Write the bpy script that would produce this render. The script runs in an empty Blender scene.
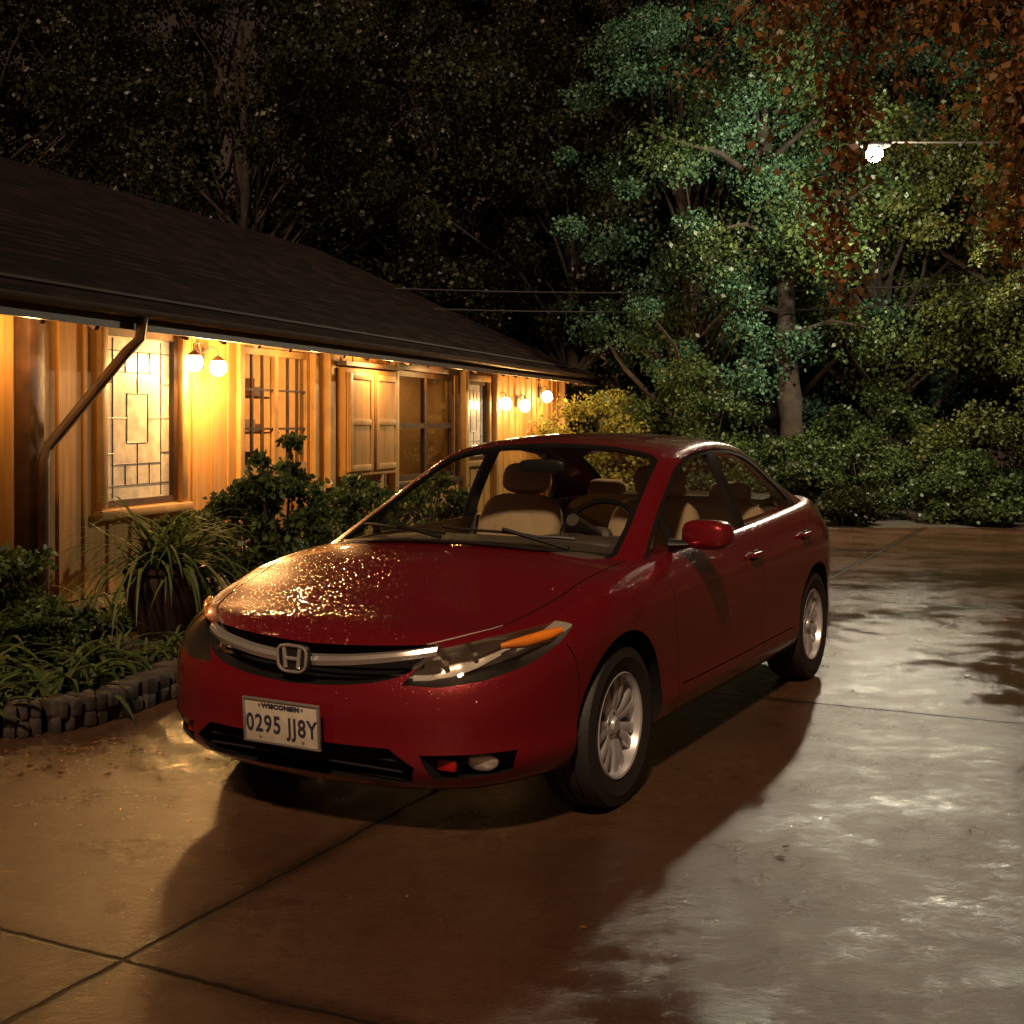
import bpy, bmesh, math, random, time
import numpy as np
from mathutils import Vector, Matrix
from mathutils.bvhtree import BVHTree
R=math.radians
rng=np.random.default_rng(7); random.seed(7)
scene=bpy.context.scene
# ------------------------------------------------------------------ materials
def newmat(name):
    m=bpy.data.materials.new(name); m.use_nodes=True
    nt=m.node_tree; b=nt.nodes['Principled BSDF']
    return m,nt,b
def N(nt,t,**kw):
    n=nt.nodes.new(t)
    for k,v in kw.items():
        if k.startswith('i_'):
            n.inputs[k[2:].replace('_',' ')].default_value=v
        else: setattr(n,k,v)
    return n
def mat(name,col,rough=.5,metal=0,coat=0,emit=None,es=0,noise=0,nscale=8,bump=0,bscale=60):
    m,nt,b=newmat(name)
    b.inputs['Base Color'].default_value=(*col,1); b.inputs['Roughness'].default_value=rough
    b.inputs['Metallic'].default_value=metal; b.inputs['Coat Weight'].default_value=coat
    if emit: b.inputs['Emission Color'].default_value=(*emit,1); b.inputs['Emission Strength'].default_value=es
    if noise or bump:
        tc=N(nt,'ShaderNodeTexCoord')
    if noise:
        n=N(nt,'ShaderNodeTexNoise',i_Scale=nscale,i_Detail=6.0); nt.links.new(tc.outputs['Object'],n.inputs['Vector'])
        r=N(nt,'ShaderNodeMapRange',i_To_Min=1-noise,i_To_Max=1+noise); r.inputs['From Min'].default_value=.3; r.inputs['From Max'].default_value=.7
        nt.links.new(n.outputs['Fac'],r.inputs['Value'])
        v=N(nt,'ShaderNodeVectorMath',operation='SCALE'); v.inputs[0].default_value=col
        nt.links.new(r.outputs[0],v.inputs['Scale']); nt.links.new(v.outputs[0],b.inputs['Base Color'])
    if bump:
        n=N(nt,'ShaderNodeTexNoise',i_Scale=bscale,i_Detail=5.0); nt.links.new(tc.outputs['Object'],n.inputs['Vector'])
        bp=N(nt,'ShaderNodeBump',i_Strength=bump,i_Distance=.01); nt.links.new(n.outputs['Fac'],bp.inputs['Height']); nt.links.new(bp.outputs[0],b.inputs['Normal'])
    return m
def glassmat(name,tint=(.9,.95,.9),rough=.01,ior=1.5):
    m=bpy.data.materials.new(name); m.use_nodes=True; nt=m.node_tree; nt.nodes.clear()
    o=N(nt,'ShaderNodeOutputMaterial'); t=N(nt,'ShaderNodeBsdfTransparent'); t.inputs[0].default_value=(*tint,1)
    g=N(nt,'ShaderNodeBsdfGlossy',i_Roughness=rough); f=N(nt,'ShaderNodeFresnel',i_IOR=ior); mx=N(nt,'ShaderNodeMixShader')
    ge=N(nt,'ShaderNodeNewGeometry'); mr=N(nt,'ShaderNodeMapRange',i_To_Min=ior,i_To_Max=1/ior)
    nt.links.new(ge.outputs['Backfacing'],mr.inputs['Value']); nt.links.new(mr.outputs[0],f.inputs['IOR'])
    nt.links.new(f.outputs[0],mx.inputs[0]); nt.links.new(t.outputs[0],mx.inputs[1]); nt.links.new(g.outputs[0],mx.inputs[2]); nt.links.new(mx.outputs[0],o.inputs[0])
    return m
def leafmat(name,c1,c2,trans=.25,rough=.4):
    m=bpy.data.materials.new(name); m.use_nodes=True; nt=m.node_tree; nt.nodes.clear()
    o=N(nt,'ShaderNodeOutputMaterial')
    g=N(nt,'ShaderNodeNewGeometry'); r=N(nt,'ShaderNodeValToRGB')
    r.color_ramp.elements[0].color=(*c1,1); r.color_ramp.elements[1].color=(*c2,1)
    nt.links.new(g.outputs['Random Per Island'],r.inputs[0])
    d=N(nt,'ShaderNodeBsdfDiffuse'); tr=N(nt,'ShaderNodeBsdfTranslucent'); gl=N(nt,'ShaderNodeBsdfGlossy',i_Roughness=rough)
    nt.links.new(r.outputs[0],d.inputs[0]); nt.links.new(r.outputs[0],tr.inputs[0])
    mx=N(nt,'ShaderNodeMixShader'); mx.inputs[0].default_value=trans
    nt.links.new(d.outputs[0],mx.inputs[1]); nt.links.new(tr.outputs[0],mx.inputs[2])
    m2=N(nt,'ShaderNodeMixShader'); m2.inputs[0].default_value=.02; nt.links.new(mx.outputs[0],m2.inputs[1]); nt.links.new(gl.outputs[0],m2.inputs[2])
    nt.links.new(m2.outputs[0],o.inputs[0])
    return m
# ------------------------------------------------------------------ builder
def finish(me,ang=35):
    me.polygons.foreach_set('use_smooth',[True]*len(me.polygons))
    me.set_sharp_from_angle(angle=R(ang))
def empty(name,loc=(0,0,0),rz=0):
    e=bpy.data.objects.new(name,None); e.location=loc; e.rotation_euler=(0,0,rz); scene.collection.objects.link(e); return e
def link(name,me,parent=None):
    o=bpy.data.objects.new(name,me); scene.collection.objects.link(o)
    if parent is not None: o.parent=parent
    return o
class MB:
    def __init__(s): s.v=[];s.f=[];s.m=[];s.mats=[];s.n=0
    def add(s,v,f,m,M=None):
        if M is not None: v=[M@Vector(p) for p in v]
        if m not in s.mats: s.mats.append(m)
        k=s.mats.index(m); s.v+= [tuple(p) for p in v]
        s.f+=[tuple(i+s.n for i in q) for q in f]; s.m+=[k]*len(f); s.n+=len(v)
    def box(s,c,d,m,M=None,bev=0,taper=1):
        x,y,z=d[0]/2,d[1]/2,d[2]/2
        if bev:
            bm=bmesh.new(); bmesh.ops.create_cube(bm,size=1)
            for q in bm.verts: q.co=Vector((q.co.x*d[0]*(taper if q.co.z>0 else 1),q.co.y*d[1]*(taper if q.co.z>0 else 1),q.co.z*d[2]))+Vector(c)
            bmesh.ops.bevel(bm,geom=bm.edges[:],offset=bev,segments=2,profile=.5,affect='EDGES')
            bm.verts.ensure_lookup_table(); v=[q.co.copy() for q in bm.verts]; f=[[q.index for q in p.verts] for p in bm.faces]; bm.free()
        else:
            v=[Vector((c[0]+i*x*(taper if k>0 else 1),c[1]+j*y*(taper if k>0 else 1),c[2]+k*z)) for i in(-1,1) for j in(-1,1) for k in(-1,1)]
            f=[(0,1,3,2),(4,6,7,5),(0,4,5,1),(2,3,7,6),(0,2,6,4),(1,5,7,3)]
        s.add(v,f,m,M)
    def tube(s,pts,r,m,n=8,M=None,flat=1.0):
        pts=[Vector(p) for p in pts]; k=len(pts)
        rs=[r]*k if not hasattr(r,'__len__') else list(r)
        v=[];f=[];ref=None
        for i,p in enumerate(pts):
            d=(pts[min(i+1,k-1)]-pts[max(i-1,0)]).normalized()
            if ref is None: ref=Vector((0,0,1)) if abs(d.z)<.9 else Vector((1,0,0))
            a=d.cross(ref).normalized(); b=a.cross(d).normalized(); ref=b
            for j in range(n):
                t=2*math.pi*j/n; v.append(p+a*math.cos(t)*rs[i]+b*math.sin(t)*rs[i]*flat)
        for i in range(k-1):
            for j in range(n): f.append((i*n+j,i*n+(j+1)%n,(i+1)*n+(j+1)%n,(i+1)*n+j))
        f.append(tuple(range(n-1,-1,-1))); f.append(tuple(range((k-1)*n,k*n)))
        s.add(v,f,m,M)
    def lathe(s,prof,m,M=None,n=48,closed=False):
        v=[];f=[];k=len(prof)
        for j in range(n):
            t=2*math.pi*j/n
            for r,a in prof: v.append((r*math.cos(t),a,r*math.sin(t)))
        for j in range(n):
            for i in range(k-1 if not closed else k):
                i2=(i+1)%k; f.append((j*k+i,j*k+i2,((j+1)%n)*k+i2,((j+1)%n)*k+i))
        s.add(v,f,m,M)
    def sup(s,c,d,m,e=.5,e2=None,M=None,nu=20,nv=12):
        e2=e if e2 is None else e2
        sg=lambda w,p: math.copysign(abs(w)**p,w)
        v=[];f=[]
        for i in range(nv+1):
            ph=-math.pi/2+math.pi*i/nv
            for j in range(nu):
                th=2*math.pi*j/nu
                v.append(Vector((c[0]+d[0]*sg(math.cos(ph),e)*sg(math.cos(th),e2),c[1]+d[1]*sg(math.cos(ph),e)*sg(math.sin(th),e2),c[2]+d[2]*sg(math.sin(ph),e))))
        for i in range(nv):
            for j in range(nu): f.append((i*nu+j,i*nu+(j+1)%nu,(i+1)*nu+(j+1)%nu,(i+1)*nu+j))
        s.add(v,f,m,M)
    def build(s,name,parent=None,ang=35,merge=0):
        me=bpy.data.meshes.new(name); me.from_pydata(s.v,[],s.f)
        for m in s.mats: me.materials.append(m)
        me.polygons.foreach_set('material_index',s.m)
        bm=bmesh.new(); bm.from_mesh(me)
        if merge: bmesh.ops.remove_doubles(bm,verts=bm.verts,dist=merge)
        bmesh.ops.recalc_face_normals(bm,faces=bm.faces); bm.to_mesh(me); bm.free()
        finish(me,ang); return link(name,me,parent)
# ------------------------------------------------------------------ bspline
def bs(P,k,mode='clamp',refl=None):
    P=np.asarray(P,float); n=len(P)
    if mode=='per':
        E=np.concatenate([P[-1:],P,P[:2]]); segs=n
    else:
        E=np.concatenate([2*P[:1]-P[1:2],P,2*P[-1:]-P[-2:-1]]); segs=n-1
    out=[]
    tot=segs*k+(0 if mode=='per' else 1)
    for q in range(tot):
        t=q/k; i=min(int(t),segs-1); f=t-i
        b=((1-f)**3/6,(3*f**3-6*f*f+4)/6,(-3*f**3+3*f*f+3*f+1)/6,f**3/6)
        out.append(sum(E[i+j]*b[j] for j in range(4)))
    return np.array(out)
# ------------------------------------------------------------------ CAR
paint,nt,b=newmat('red_car_paint')
b.inputs['Base Color'].default_value=(.225,.007,.016,1); b.inputs['Metallic'].default_value=.45; b.inputs['Roughness'].default_value=.28
b.inputs['Coat Weight'].default_value=1; b.inputs['Coat Roughness'].default_value=.015; b.inputs['Coat IOR'].default_value=1.6
tc=N(nt,'ShaderNodeTexCoord')
ge=N(nt,'ShaderNodeNewGeometry'); sp=N(nt,'ShaderNodeSeparateXYZ'); nt.links.new(ge.outputs['Normal'],sp.inputs[0])
m2=N(nt,'ShaderNodeMapRange'); m2.inputs['From Min'].default_value=.2; m2.inputs['From Max'].default_value=.7; m2.inputs['To Min'].default_value=.16; nt.links.new(sp.outputs['Z'],m2.inputs['Value'])
hs=[]
for scl,thr in ((56.0,.55),(105.0,.4)):
    vo=N(nt,'ShaderNodeTexVoronoi',i_Scale=scl); nt.links.new(tc.outputs['Object'],vo.inputs['Vector'])
    mr=N(nt,'ShaderNodeMapRange',i_To_Min=60/scl,i_To_Max=0.0,interpolation_type='SMOOTHSTEP'); mr.inputs['From Min'].default_value=.12; mr.inputs['From Max'].default_value=.34
    nt.links.new(vo.outputs['Distance'],mr.inputs['Value'])
    sx=N(nt,'ShaderNodeSeparateColor'); nt.links.new(vo.outputs['Color'],sx.inputs[0])
    gt=N(nt,'ShaderNodeMath',operation='GREATER_THAN'); gt.inputs[1].default_value=thr; nt.links.new(sx.outputs[0],gt.inputs[0])
    mu=N(nt,'ShaderNodeMath',operation='MULTIPLY'); nt.links.new(mr.outputs[0],mu.inputs[0]); nt.links.new(gt.outputs[0],mu.inputs[1]); hs.append(mu)
ad=N(nt,'ShaderNodeMath',operation='MAXIMUM'); nt.links.new(hs[0].outputs[0],ad.inputs[0]); nt.links.new(hs[1].outputs[0],ad.inputs[1])
mu2=N(nt,'ShaderNodeMath',operation='MULTIPLY'); nt.links.new(ad.outputs[0],mu2.inputs[0]); nt.links.new(m2.outputs[0],mu2.inputs[1])
bp=N(nt,'ShaderNodeBump',i_Strength=1.0,i_Distance=.006); nt.links.new(mu2.outputs[0],bp.inputs['Height'])
nt.links.new(bp.outputs[0],b.inputs['Coat Normal'])
bp2=N(nt,'ShaderNodeBump',i_Strength=.4,i_Distance=.003); nt.links.new(mu2.outputs[0],bp2.inputs['Height']); nt.links.new(bp2.outputs[0],b.inputs['Normal'])
black=mat('black_trim',(.012,.011,.011),.45); blackg=mat('black_gloss',(.01,.01,.01),.12)
rubber=mat('tyre_rubber',(.018,.017,.016),.6,bump=.2,bscale=90)
chrome=mat('chrome',(.82,.79,.74),.26,.8); alloy=mat('alloy_silver',(.60,.62,.66),.32,.5)
lampc=mat('lamp_reflector',(.66,.62,.56),.25,.35); amber=mat('amber_reflector',(.85,.25,.02),.2,coat=1)
redl=mat('red_lens',(.35,.01,.01),.12,coat=1)
glass=glassmat('car_glass',(.88,.91,.87)); lens=glassmat('clear_lens',(.97,.96,.93),.02)
steel=mat('brake_steel',(.12,.11,.1),.45,.8)
fabric=mat('seat_fabric',(.42,.30,.19),.85,bump=.2,bscale=200); dash=mat('dash_plastic',(.07,.055,.045),.55,bump=.15,bscale=300)
lining=mat('cabin_lining',(.34,.27,.20),.9)

CAR=empty('parked_car')
zf=[.19,.25,.32,.38,.47,.555,.61,.65,.69,.72]
zc4=[.19,.25,.32,.38,.47,.565,.63,.675,.72,.755]
Xf=[2.12,2.20,2.235,2.225,2.235,2.215,2.18,2.15,2.11,2.05]
Xr=[-2.12,-2.19,-2.225,-2.235,-2.24,-2.22,-2.20,-2.19,-2.17,-2.11]
zr=[.24,.30,.37,.42,.54,.68,.80,.86,.95,1.03]
Yw=[.80,.848,.872,.862,.866,.876,.876,.862,.836,.798]
zk={1.6:[.20,.27,.34,.39,.50,.61,.695,.735,.785,.825],1.15:[.20,.27,.34,.39,.50,.635,.745,.79,.845,.893],
 .5:[.20,.27,.34,.39,.50,.645,.765,.81,.875,.93],-.2:[.20,.27,.34,.39,.505,.65,.78,.825,.895,.95],
 -.9:[.20,.27,.345,.395,.515,.665,.80,.845,.92,.98],-1.5:[.21,.28,.355,.40,.53,.68,.815,.865,.95,1.015]}
kx=sorted(zk); 
F=[(0,0),(.006,.2),(.035,.40),(.10,.585),(.21,.72),(.37,.81),(.56,.855)]
Rr=[(.50,.85),(.32,.81),(.17,.72),(.075,.58),(.02,.39),(0,.2),(0,0)]
cols=[]
for j,(dx,yy) in enumerate(F):
    row=[]
    for l in range(10):
        if j<=4: z=zf[l]+(zc4[l]-zf[l])*(j/4)**1.5
        else: z=zc4[l]+(zk[1.6][l]-zc4[l])*((j-4)/2)
        row.append((Xf[l]-dx,yy/.876*Yw[l] if j>3 else yy,z))
    cols.append(row)
for x in (1.42,1.15,.85,.5,.15,-.2,-.55,-.9,-1.2,-1.5):
    row=[]
    for l in range(10):
        z=float(np.interp(x,kx,[zk[k][l] for k in kx]))
        y=Yw[l]
        if l==9: y=float(np.interp(x,[-1.5,-.9,.9,1.42],[.785,.798,.798,.79]))
        row.append((x,y,z))
    cols.append(row)
for j,(dx,yy) in enumerate(Rr):
    row=[]
    for l in range(10):
        t=min(1,(j+1)/3); z=zk[-1.5][l]+(zr[l]-zk[-1.5][l])*t
        row.append((Xr[l]+dx,(yy/.876*Yw[l] if j<3 else yy)*(.98 if l>7 else 1),z))
    cols.append(row)
def crown(x):
    return float(np.interp(x,[-2.11,-1.9,-1.5,-.5,.9,1.15,1.5,1.8,2.0,2.05],[0,.022,.03,.05,.07,.078,.066,.04,.012,0]))
net=[]
for row in cols:
    xe,ye,ze=row[9]; c=crown(xe)
    half=[(row[0][0],0,row[0][2]),(row[0][0],row[0][1]*.6,row[0][2])]+row
    for fy in (.93,.7,.37): half.append((xe,ye*fy,ze+c*(1-fy*fy)))
    top=(xe,0,ze+c)
    other=[(p[0],-p[1],p[2]) for p in half[1:]][::-1]
    net.append(half+[top]+other)
net=np.array(net)
KC,KR=8,5
A=np.array([bs(net[i],KR,'per') for i in range(len(net))])
E=np.concatenate([A[1:2]*np.array([1,-1,1]),A,A[-2:-1]*np.array([1,-1,1])])
out=[]
segs=len(A)-1
for q in range(segs*KC+1):
    t=q/KC; i=min(int(t),segs-1); f=t-i
    bb=((1-f)**3/6,(3*f**3-6*f*f+4)/6,(-3*f**3+3*f*f+3*f+1)/6,f**3/6)
    out.append(sum(E[i+j]*bb[j] for j in range(4)))
B=np.array(out)
B[0,:,1]=0; B[-1,:,1]=0
for k in (0,-1):
    n_=B.shape[1]
    for i in range(n_):
        j=(-i)%n_; mm=(B[k,i]+B[k,j])/2; B[k,i]=mm; B[k,j]=mm
def hull():
    nc,nr=B.shape[:2]
    me=bpy.data.meshes.new('hull'); f=[]
    for i in range(nc-1):
        for j in range(nr):
            f.append((i*nr+j,i*nr+(j+1)%nr,(i+1)*nr+(j+1)%nr,(i+1)*nr+j))
    me.from_pydata(B.reshape(-1,3).tolist(),[],f)
    bm=bmesh.new(); bm.from_mesh(me)
    bmesh.ops.remove_doubles(bm,verts=bm.verts,dist=2e-4)
    bmesh.ops.dissolve_degenerate(bm,dist=1e-5,edges=bm.edges)
    bmesh.ops.recalc_face_normals(bm,faces=bm.faces)
    bm.to_mesh(me); bm.free()
    return me
def solid(name,v,f,m=None):
    me=bpy.data.meshes.new(name); me.from_pydata([tuple(p) for p in v],[],f)
    bm=bmesh.new(); bm.from_mesh(me); bmesh.ops.recalc_face_normals(bm,faces=bm.faces); bm.to_mesh(me); bm.free()
    if m: me.materials.append(m)
    o=bpy.data.objects.new(name,me); scene.collection.objects.link(o); return o
def prism(base,vec,m=None):
    n=len(base); vec=Vector(vec); base=[Vector(p) for p in base]
    v=base+[p+vec for p in base]
    f=[tuple(range(n)),tuple(range(2*n-1,n-1,-1))]+[(i,(i+1)%n,n+(i+1)%n,n+i) for i in range(n)]
    return solid('cut',v,f,m)
def boolop(o,c,op='DIFFERENCE',rm=True):
    n0=len(o.data.polygons)
    for sol in ('MANIFOLD','EXACT'):
        md=o.modifiers.new('b','BOOLEAN'); md.operation=op; md.object=c
        try: md.solver=sol
        except Exception as e: o.modifiers.clear(); continue
        bpy.context.view_layer.update()
        dg=bpy.context.evaluated_depsgraph_get()
        me=bpy.data.meshes.new_from_object(o.evaluated_get(dg))
        o.modifiers.clear()
        if len(me.polygons)>0 and (sol=='EXACT' or len(me.polygons)!=n0):
            o.data=me; break
    if rm: bpy.data.objects.remove(c)
def strip(pts,w):
    pts=[Vector(p) for p in pts]; L=[];Rt=[]
    for i,p in enumerate(pts):
        d=(pts[min(i+1,len(pts)-1)]-pts[max(i-1,0)]).normalized(); nn=Vector((-d.y,d.x))
        L.append(p+nn*w/2); Rt.append(p-nn*w/2)
    return L+Rt[::-1]
def smooth2(pts,k=4):
    return [tuple(p) for p in bs(np.array(pts,float),k)]
BM=hull(); BM.materials.append(paint)
body=link('body_shell',BM,None)
hull_src=BM.copy()
for s in (1,-1):
    for xw in (1.35,-1.35):
        n=64; base=[(xw+.362*math.cos(2*math.pi*i/n),s*.50,.325+.362*math.sin(2*math.pi*i/n)) for i in range(n)]
        boolop(body,prism(base,(0,s*.6,0),black))
tub=[(1.06,0),(1.02,.35),(.90,.60),(.75,.70),(-1.2,.70),(-1.45,.6),(-1.52,0)]
tub=tub+[(x,-y) for x,y in tub[1:-1]][::-1]
boolop(body,prism([(x,y,.30) for x,y in tub],(0,0,1.2),lining))
gr=[(0,.682),(.25,.690),(.49,.708),(.46,.64),(.38,.590),(.2,.560),(0,.552)]
gr=smooth2(gr[:3],3)[:-1]+smooth2(gr[2:],3)
gr=gr+[(-y,z) for y,z in gr[1:-1]][::-1]
boolop(body,prism([(2.03,y,z) for y,z in gr],(.4,0,0),black))
it=[(-.38,.362),(.38,.362),(.46,.30),(.43,.230),(-.43,.230),(-.46,.30)]
boolop(body,prism([(2.0,y,z) for y,z in it],(.5,0,0),black))
for s in (1,-1):
    q=[(.48,.345),(.74,.355),(.72,.275),(.51,.252)]
    boolop(body,prism([(1.93 if y<.6 else 1.80,s*y,z) for y,z in q],(.6,0,0),black))
def lamp(outline,d,back,matl,inner,s,name):
    d=Vector((d[0],d[1]*s,0)).normalized()
    pts=[Vector((x,y*s,z)) for x,y,z in outline]
    base=[p-d*p.dot(d)+d*back for p in pts]
    c=prism(base,d*.8,inner)
    h=link(name,hull_src.copy(),None); h.data.materials.clear(); h.data.materials.append(matl)
    boolop(body,c,rm=False); boolop(h,c,'INTERSECT')
    bm=bmesh.new(); bm.from_mesh(h.data); bm.normal_update()
    bmesh.ops.delete(bm,geom=[f for f in bm.faces if f.normal.dot(d)<.12],context='FACES')
    for f in bm.faces: f.material_index=0
    bm.to_mesh(h.data); bm.free(); h.data.materials.clear(); h.data.materials.append(matl); finish(h.data); h.parent=CAR
HL=[(2.14,.39,.578),(2.11,.44,.635),(2.06,.50,.694),(1.97,.64,.728),(1.85,.76,.752),(1.69,.84,.780),(1.72,.84,.742),(1.80,.82,.695),(1.90,.74,.640),(2.02,.62,.595),(2.09,.50,.575)]
TL=[(-2.2,.50,.78),(-2.2,.48,.96),(-2.1,.62,.985),(-1.95,.78,.97),(-1.80,.84,.955),(-1.86,.84,.86),(-1.98,.80,.79)]
for s in (1,-1):
    lamp(HL,(.72,.69),1.755,lens,lampc,s,'headlight_lens'); lamp(TL,(-.72,.69),1.72,redl,lampc,s,'taillight_lens')
def side(pts,w=.005,y0=.70):
    for s in (1,-1):
        P=strip(smooth2(pts),w); boolop(body,prism([(p[0],s*y0,p[1]) for p in P],(0,s*.4,0),black))
side([(.90,1.0),(.88,.80),(.84,.62),(.80,.42),(.79,.262)])
side([(-.33,1.02),(-.335,.7),(-.34,.262)])
side([(-1.28,1.06),(-1.26,.92),(-1.16,.78),(-1.02,.64),(-.93,.48),(-.90,.262)])
side([(.80,.262),(.2,.26),(-.92,.262)],.005)
side([(.76,.372),(.2,.368),(-.88,.375)],.006)
side([(1.745,.69),(1.72,.64),(1.70,.55),(1.69,.45)],.005,.72)
side([(-1.84,.86),(-1.80,.7),(-1.72,.55)],.005,.72)
for s in (1,-1):
    P=strip(smooth2([(2.05,.44),(1.95,.58),(1.75,.665),(1.4,.705),(1.1,.715),(.93,.722)]),.006)
    boolop(body,prism([(p[0],s*p[1],.66) for p in P],(0,0,.5),black))
    P=strip(smooth2([(-1.60,.66),(-1.8,.665),(-2.0,.64),(-2.06,.58)]),.005)
    boolop(body,prism([(p[0],s*p[1],.9) for p in P],(0,0,.5),black))
bmh=bmesh.new(); bmh.from_mesh(hull_src); bvh=BVHTree.FromBMesh(bmh)
me=body.data; me.materials.clear()
for m_ in (paint,black,lining,lampc): me.materials.append(m_)
dl=[Vector((.72,.69*s,0)).normalized() for s in (1,-1)]
for p in me.polygons:
    c=p.center; loc,nor,idx,dist=bvh.find_nearest(c)
    if dist<.0015 and abs(nor.dot(p.normal))>.8: k=0
    elif abs(c.y)<.705 and -1.53<c.x<1.07 and c.z>.295: k=2
    elif c.x>1.5 and .565<c.z<.79 and abs(c.y)>.38 and abs(p.normal.dot(dl[0] if c.y>0 else dl[1]))>.93: k=3
    else: k=1
    p.material_index=k
bmh.free()
finish(body.data,28); body.parent=CAR
# ---- greenhouse
gx=[1.22,1.1,.95,.8,.6,.4,.22,.08,-.1,-.35,-.6,-.85,-1.05,-1.25,-1.45,-1.62,-1.78,-1.92]
gz=[.93,.985,1.055,1.123,1.213,1.298,1.365,1.402,1.425,1.44,1.437,1.415,1.375,1.308,1.222,1.14,1.06,.98]
cy=[.745,.738,.72,.697,.664,.632,.607,.592,.582,.577,.572,.565,.56,.56,.568,.58,.592,.60]
cz=[.80,.858,.930,1.005,1.108,1.212,1.298,1.345,1.374,1.392,1.39,1.366,1.325,1.255,1.165,1.083,1.0,.92]
by=[.77,.77,.773,.775,.776,.776,.776,.776,.776,.776,.775,.773,.77,.762,.75,.735,.715,.69]
def bodyz(x): return float(np.interp(x,[-2.1,-1.5,-.9,-.2,.5,1.15,1.6],[1.03,1.015,.98,.95,.93,.893,.825]))
gn=[]
for i,x in enumerate(gx):
    zb=min(bodyz(x)-.005,cz[i]-.05)
    h=[(x,by[i],zb-.12),(x,by[i],zb)]
    for f,bu in ((.33,.008),(.68,.010),(.9,.006)): h.append((x,by[i]+(cy[i]-by[i])*f**1.15+bu,zb+(cz[i]-zb)*f))
    h.append((x,cy[i],cz[i]))
    for f in (.9,.62,.3): h.append((x,cy[i]*f,gz[i]-(gz[i]-cz[i])*f**2.6))
    gn.append(h+[(x,0,gz[i])]+[(p[0],-p[1],p[2]) for p in h[::-1]])
gn=np.array(gn)
GA=np.array([bs(g,5) for g in gn]); G=bs(GA,7)
du=np.gradient(G,axis=0); dv=np.gradient(G,axis=1); gnor=np.cross(du,dv); gnor/=np.linalg.norm(gnor,axis=2,keepdims=True)+1e-12
if gnor[G.shape[0]//2,G.shape[1]//2,2]<0: gnor=-gnor
def zG(x,y):
    zc=float(np.interp(-x,[-q for q in gx],gz)); zC=float(np.interp(-x,[-q for q in gx],cz)); yc=float(np.interp(-x,[-q for q in gx],cy))
    return zc-(zc-zC)*min(1,abs(y)/yc)**2.6
def shell(o1,o2,m,name='shell'):
    nc,nr=G.shape[:2]; a=(G+gnor*o1).reshape(-1,3); b_=(G+gnor*o2).reshape(-1,3); K=nc*nr
    f=[]
    I=lambda i,j:i*nr+j
    for i in range(nc-1):
        for j in range(nr-1):
            f.append((I(i,j),I(i,j+1),I(i+1,j+1),I(i+1,j))); f.append((K+I(i,j),K+I(i+1,j),K+I(i+1,j+1),K+I(i,j+1)))
    bd=[(i,0) for i in range(nc)]+[(nc-1,j) for j in range(1,nr)]+[(i,nr-1) for i in range(nc-2,-1,-1)]+[(0,j) for j in range(nr-2,0,-1)]
    for k in range(len(bd)):
        p=I(*bd[k]); q=I(*bd[(k+1)%len(bd)]); f.append((p,q,K+q,K+p))
    return solid(name,np.concatenate([a,b_]),f,m)
def outer_only(o):
    bm=bmesh.new(); bm.from_mesh(o.data); bm.normal_update(); C=Vector((-.25,0,.75))
    bmesh.ops.delete(bm,geom=[f for f in bm.faces if f.normal.dot((f.calc_center_median()-C).normalized())<.15],context='FACES')
    bm.to_mesh(o.data); bm.free(); finish(o.data,30)
DLO=[(1.0,.84),(.93,.905),(.78,.985),(.58,1.09),(.38,1.192),(.22,1.268),(.05,1.322),(-.12,1.345),(-.38,1.358),(-.65,1.35),(-.86,1.322),(-1.00,1.283),(-1.12,1.225),(-1.27,1.12),(-1.345,1.045),(-1.36,.93)]
W1=[(.90,.86),(.86,.925),(.76,.978),(.60,1.062),(.585,.86)]
W2=[(.555,.86),(.565,1.078),(.38,1.172),(.22,1.245),(.05,1.298),(-.10,1.320),(-.27,1.330),(-.285,.88)]
W3=[(-.375,.88),(-.365,1.334),(-.64,1.328),(-.84,1.302),(-.98,1.262),(-1.09,1.208),(-1.22,1.115),(-1.285,1.04),(-1.29,.90)]
WS=[(1.30,-.2),(1.25,-.62),(.98,-.672),(.8,-.648),(.6,-.612),(.4,-.580),(.22,-.550),(.165,-.5),(.135,-.3),(.125,0)]
WS=WS+[(x,-y) for x,y in WS[:-1]][::-1]
WSi=[(1.35,-.2),(1.3,-.58),(.98,-.650),(.8,-.626),(.6,-.590),(.4,-.558),(.235,-.525),(.195,-.48),(.170,-.3),(.162,0)]
WSi=WSi+[(x,-y) for x,y in WSi[:-1]][::-1]
RW=[(-1.09,0),(-1.10,-.3),(-1.14,-.47),(-1.2,-.505),(-1.4,-.515),(-1.62,-.54),(-1.9,-.5)]
RW=RW+[(x,-y) for x,y in RW[1:]][::-1]
RWi=[(-1.12,0),(-1.13,-.3),(-1.165,-.45),(-1.22,-.48),(-1.4,-.49),(-1.62,-.51),(-1.95,-.48)]
RWi=RWi+[(x,-y) for x,y in RWi[1:]][::-1]
xzp=lambda p,s,m=None: prism([(x,s*.40,z) for x,z in p],(0,s*.6,0),m)
xyp=lambda p,m=None: prism([(x,y,.6) for x,y in p],(0,0,1.2),m)
roof=shell(0,-.03,paint,'roof_and_pillars')
for s in (1,-1): boolop(roof,xzp(DLO,s,black))
boolop(roof,xyp(WS,black)); boolop(roof,xyp(RW,black))
sr=[(0-.02,-.36),(-.02,.36),(-.50,.36),(-.50,-.36)]
for a,b_ in ((0,1),(1,2),(2,3),(3,0)):
    P=strip([sr[a],sr[b_]],.008); boolop(roof,prism([(p[0],p[1],1.41-.01) for p in P],(0,0,.1),black))
finish(roof.data,30); roof.parent=CAR
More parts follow.
